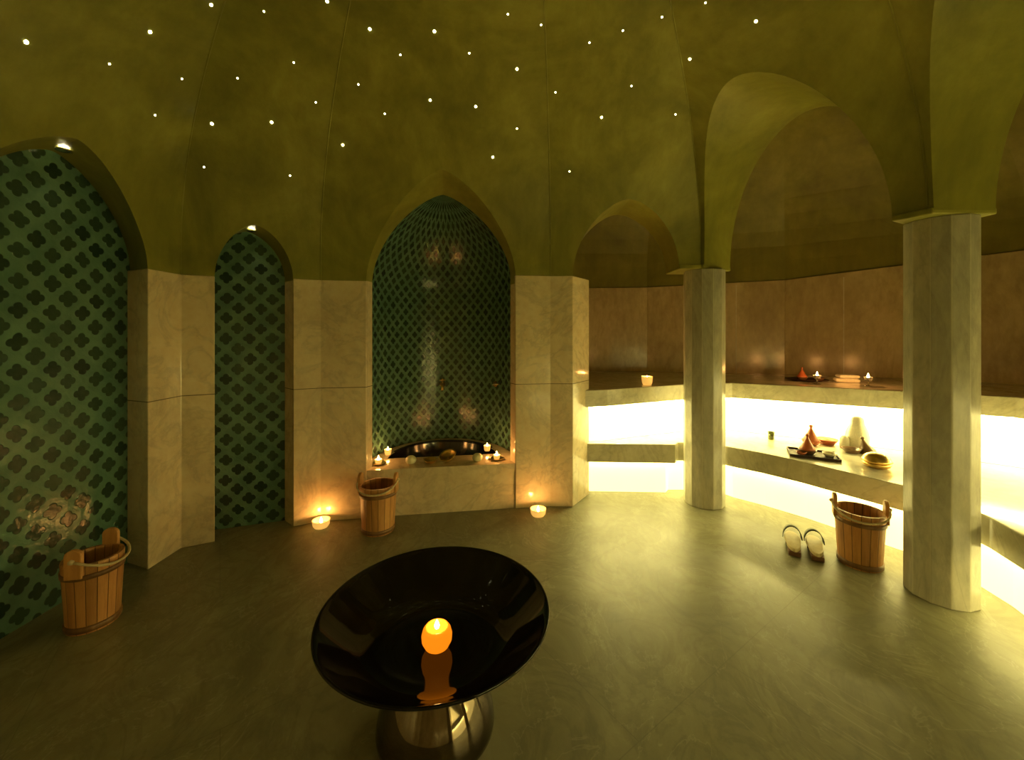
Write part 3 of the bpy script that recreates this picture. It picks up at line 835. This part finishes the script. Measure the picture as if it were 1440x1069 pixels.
def small_bowl(x, y, z, label, s=1, mat=None):
    V, F = lathe([(0, 0), (.025 * s, 0), (.046 * s, .022 * s), (.052 * s, .036 * s), (.048 * s, .036 * s), (.040 * s, .022 * s), (.02 * s, .006 * s), (0, .006 * s)], 28)
    o = mesh('small_bowl', V, F, mat or M_CREAM, smooth=True, loc=(x, y, z)); tag(o, label, 'bowl', 'small bowls on the front serving tray'); return o
small_bowl(2.585, 3.33, Zs + .0085, 'small cream bowl at the right end of the front serving tray', .95)
small_bowl(2.395, 3.385, Zs + .0085, 'small dark red bowl left of the red pot on the front serving tray', .75, M_TERRA)
tagine(2.72, 3.72, Zs, M_TERRA, M_TERRA, 'red clay pot with cone lid and open dish farther back behind the front tray', 1.15)
V, F = lathe([(0, 0), (.05, 0), (.07, .03), (.085, .05), (.08, .05), (.062, .03), (.045, .008), (0, .008)], 30)
o = mesh('clay_dish', V, F, M_TERRA, smooth=True, loc=(2.878, 3.735, Zs)); tag(o, 'open red clay dish right of the farther cone lidded pot', 'dish')
t = tagine(2.885, 3.475, Zs, M_DCLAY, M_DCLAY, 'dark clay dish with its cone lid leaning at its right side', 1.1, ((.115, -.02, .012), (0, -.32, 0)))
# folded towel standing up
t = thing('rolled_towel', 'tall white rolled towel standing on the low bench behind the dark clay dish', 'towel', (3.04, 3.60, Zs), -.4)
V, F = [], []
pr = [(.0, 0), (.072, 0), (.084, .02), (.086, .10), (.078, .15), (.062, .19), (.050, .215), (.048, .25), (.040, .27), (.018, .283), (0, .284)]
V, F = lathe(pr, 40); V = [(x * (1 + .06 * math.sin(5 * math.atan2(y, x) + 6 * z)), y * .8 * (1 + .05 * math.cos(4 * math.atan2(y, x))), z) for x, y, z in V]
mesh('towel_roll', V, F, M_TOWEL, t, smooth=True)
V, F = lathe([(0, 0), (.03, 0), (.036, .02), (.034, .085), (.02, .11), (0, .112)], 20, (-.10, -.03, 0)); mesh('folded_corner', V, F, M_TOWEL, t, smooth=True)
# brass lidded box
t = thing('brass_box', 'round brass lidded box near the bench edge above the backlit bucket', 'box', (2.765, 3.10, Zs))
V, F = lathe([(0, 0), (.055, 0), (.078, .012), (.088, .030), (.082, .042), (.070, .046), (0, .046)], 40); mesh('box_body', V, F, M_BRASS, t, smooth=True)
V, F = lathe([(0, .044), (.084, .044), (.094, .050), (.088, .060), (.076, .082), (.058, .098), (.034, .108), (0, .112)], 40); mesh('box_lid', V, F, M_BRASS, t, smooth=True)

# ------------------------------------------------------------------ on the high shelf
Zh = .98
votive(1.355, 4.10, .978, 'bright candle alone on the high shelf left of the farther column', 'candles on the high shelf', .055, .085, 16)
def stem_candle(x, y, z, label):
    t = thing('stemmed_candle', label, 'candle', (x, y, z), 0, 'candles on the high shelf')
    V, F = lathe([(0, 0), (.028, 0), (.03, .005), (.008, .012), (.006, .04), (.012, .046), (.028, .055), (.034, .085), (.031, .085), (.024, .058), (0, .052)], 28); mesh('glass_holder', V, F, M_GLASS, t, smooth=True)
    V, F = lathe([(0, .055), (.022, .058), (.022, .068), (0, .068)], 18); mesh('wax', V, F, M_WAX, t, smooth=True)
    flame(t, .07, 1.6, 9)
stem_candle(3.0, 4.02, .996, 'candle in a stemmed glass beside the dark tray on the high shelf')
stem_candle(3.31, 3.80, 1.0015, 'candle in a stemmed glass at the shelf edge right of the folded towels')
t = thing('wooden_tray', 'dark round tray with small pots on the high shelf behind a candle', 'tray', (3.12, 4.33, .9945), .3)
plate(t, 'tray_plate', .19, 0, M_DARKW)
tagine(3.07, 4.33, 1.001, M_DCLAY, M_TERRA, 'small red cone lidded pot on the dark round tray of the high shelf', .85)
small = lathe([(0, 0), (.03, 0), (.045, .03), (.04, .03), (.027, .006), (0, .006)], 24)
o = mesh('small_bowl', small[0], small[1], M_DCLAY, smooth=True, loc=(3.22, 4.28, 1.001)); tag(o, 'small dark bowl at the right of the tray on the high shelf', 'bowl')
def folded(x, y, z, w, d, h, label, rz):
    V, F = [], []
    o_ = []
    for k in range(16):
        a = 2 * PI * k / 16; c, s_ = math.cos(a), math.sin(a)
        o_.append((math.copysign(abs(c) ** .35, c) * w / 2, math.copysign(abs(s_) ** .6, s_) * h / 2 + h / 2))
    V = [(p, -d / 2, q) for p, q in o_] + [(p, d / 2, q) for p, q in o_]
    F = [tuple(range(16)), tuple(range(31, 15, -1))] + [(i, (i + 1) % 16, 16 + (i + 1) % 16, 16 + i) for i in range(16)]
    o = mesh('folded_towel', V, F, M_TOWEL, loc=(x, y, z)); o.rotation_euler = (0, 0, rz); bevel(o, .01, 2)
    tag(o, label, 'towel', 'folded towels on the high shelf')
folded(3.41, 4.17, .9985, .20, .14, .04, 'white folded towel at the bottom of the small stack on the high shelf', -.5)
folded(3.42, 4.17, 1.039, .17, .13, .035, 'white folded towel on top of the small stack on the high shelf', -.35)

# ------------------------------------------------------------------ star lights in the dome
STARS = []
#STARS_BEGIN
STARS = [
    (-2.130, 1.793, 2.775, 0.87, -0.00, -0.48, 1, 'IA'),
    (-1.907, 2.155, 3.085, 0.75, -0.00, -0.66, 1, 'IA'),
    (-1.663, 2.261, 3.313, 0.61, -0.00, -0.79, 1, 'IA'),
    (-1.980, 2.698, 2.879, 0.37, -0.71, -0.60, 1, 'AB'),
    (-1.651, 2.809, 2.946, 0.35, -0.68, -0.64, 1, 'AB'),
    (-0.885, 2.545, 3.390, 0.08, -0.54, -0.84, 1, 'BC'),
    (-0.490, 2.583, 3.404, 0.08, -0.54, -0.84, 1, 'BC'),
    (-0.580, 2.901, 3.150, 0.10, -0.68, -0.72, 1, 'BC'),
    (-0.263, 2.961, 3.138, 0.10, -0.69, -0.72, 1, 'BC'),
    (0.034, 2.803, 3.308, 0.09, -0.58, -0.81, 1, 'BC'),
    (-1.253, 3.028, 2.890, 0.12, -0.80, -0.59, 1, 'BC'),
    (-0.150, 3.204, 2.876, 0.12, -0.82, -0.57, 1, 'BC'),
    (0.669, 3.054, 3.109, -0.03, -0.70, -0.72, 1, 'CD'),
    (1.408, 2.360, 3.298, -0.53, -0.27, -0.81, 1, 'DE'),
    (1.183, 2.720, 3.321, -0.51, -0.26, -0.82, 1, 'DE'),
    (-1.083, 2.395, 3.441, 0.22, -0.43, -0.87, 1, 'AB'),
    (-1.436, 2.367, 3.360, 0.25, -0.47, -0.85, 0, 'AB'),
    (-2.066, 2.099, 2.880, 0.84, -0.00, -0.54, 0, 'IA'),
    (-1.968, 2.438, 3.014, 0.78, -0.00, -0.63, 0, 'IA'),
    (-1.736, 2.586, 3.110, 0.31, -0.60, -0.74, 0, 'AB'),
    (-1.393, 2.610, 3.225, 0.28, -0.54, -0.79, 0, 'AB'),
    (-2.119, 2.428, 2.792, 0.87, -0.00, -0.50, 0, 'IA'),
    (-1.351, 2.815, 3.086, 0.32, -0.61, -0.72, 0, 'AB'),
    (-2.111, 2.803, 2.636, 0.42, -0.80, -0.44, 0, 'AB'),
    (-1.644, 3.029, 2.664, 0.41, -0.79, -0.46, 0, 'AB'),
    (-0.730, 2.674, 3.318, 0.09, -0.58, -0.81, 0, 'BC'),
    (-0.282, 2.701, 3.346, 0.08, -0.56, -0.82, 0, 'BC'),
    (-0.026, 2.534, 3.474, 0.07, -0.49, -0.87, 0, 'BC'),
    (0.185, 2.598, 3.456, 0.07, -0.49, -0.87, 0, 'BC'),
    (0.508, 2.681, 3.402, -0.02, -0.53, -0.85, 0, 'CD'),
    (0.710, 2.618, 3.435, -0.02, -0.51, -0.86, 0, 'CD'),
    (-1.046, 2.785, 3.191, 0.10, -0.67, -0.74, 0, 'BC'),
    (-0.912, 2.931, 3.070, 0.11, -0.72, -0.69, 0, 'BC'),
    (0.312, 2.937, 3.227, -0.03, -0.63, -0.77, 0, 'CD'),
    (0.038, 3.096, 3.046, 0.11, -0.74, -0.67, 0, 'BC'),
    (0.466, 3.312, 2.807, -0.04, -0.84, -0.53, 0, 'CD'),
    (0.935, 2.549, 3.468, -0.02, -0.48, -0.87, 0, 'CD'),
    (1.137, 2.403, 3.439, -0.45, -0.23, -0.86, 0, 'DE'),
    (0.845, 2.891, 3.245, -0.03, -0.62, -0.79, 0, 'CD'),
    (1.210, 3.025, 3.115, -0.03, -0.70, -0.72, 0, 'CD'),
]
#STARS_END
_sm = {}
for (x, y, z, nx, ny, nz, big, panel) in STARS:
    if big not in _sm:
        r = .0085 if big else .0052
        V, F = lathe([(0, -r * .5)] + [(r * math.cos(a), r * .5 * math.sin(a)) for a in [PI * k / 6 - PI / 2 for k in range(1, 6)]] + [(0, r * .5)], 12)
        src = mesh('star_light', V, F, M_STAR, smooth=True); _sm[big] = src; o = src
    else:
        o = _sm[big].copy(); COL.objects.link(o)
    o.location = (x, y, z); o.rotation_euler = Vector((nx, ny, nz)).to_track_quat('Z', 'Y').to_euler()
    pl = {'IA': 'above the leftmost tiled arch', 'AB': 'above the narrow tiled arch', 'BC': 'above the central tiled arch',
          'CD': 'above the small open arch', 'DE': 'beside the wide open arch', 'EF': 'beside the nearest arch'}[panel]
    tag(o, ('larger bright ' if big else 'tiny ') + 'star light in the dome panel ' + pl, 'star light', ('large' if big else 'tiny') + ' star lights ' + pl)

# ------------------------------------------------------------------ camera and view
cam = bpy.data.cameras.new('camera'); co = bpy.data.objects.new('camera', cam); COL.objects.link(co)
co.location = (0, 0, 1.5); co.rotation_euler = (PI / 2, 0, 0)
cam.sensor_width = 36; cam.lens = 575 / 1440 * 36; cam.shift_y = -(534.5 - 468) / 1440
cam.clip_start = .02
S.camera = co
w = bpy.data.worlds.new('world'); w.use_nodes = True; w.node_tree.nodes['Background'].inputs[0].default_value = (0, 0, 0, 1); S.world = w
vs = S.view_settings; S.display_settings.display_device = 'sRGB'
vs.view_transform = 'Standard'; vs.look = 'None'; vs.gamma = 1; vs.use_curve_mapping = False; vs.exposure = -.2
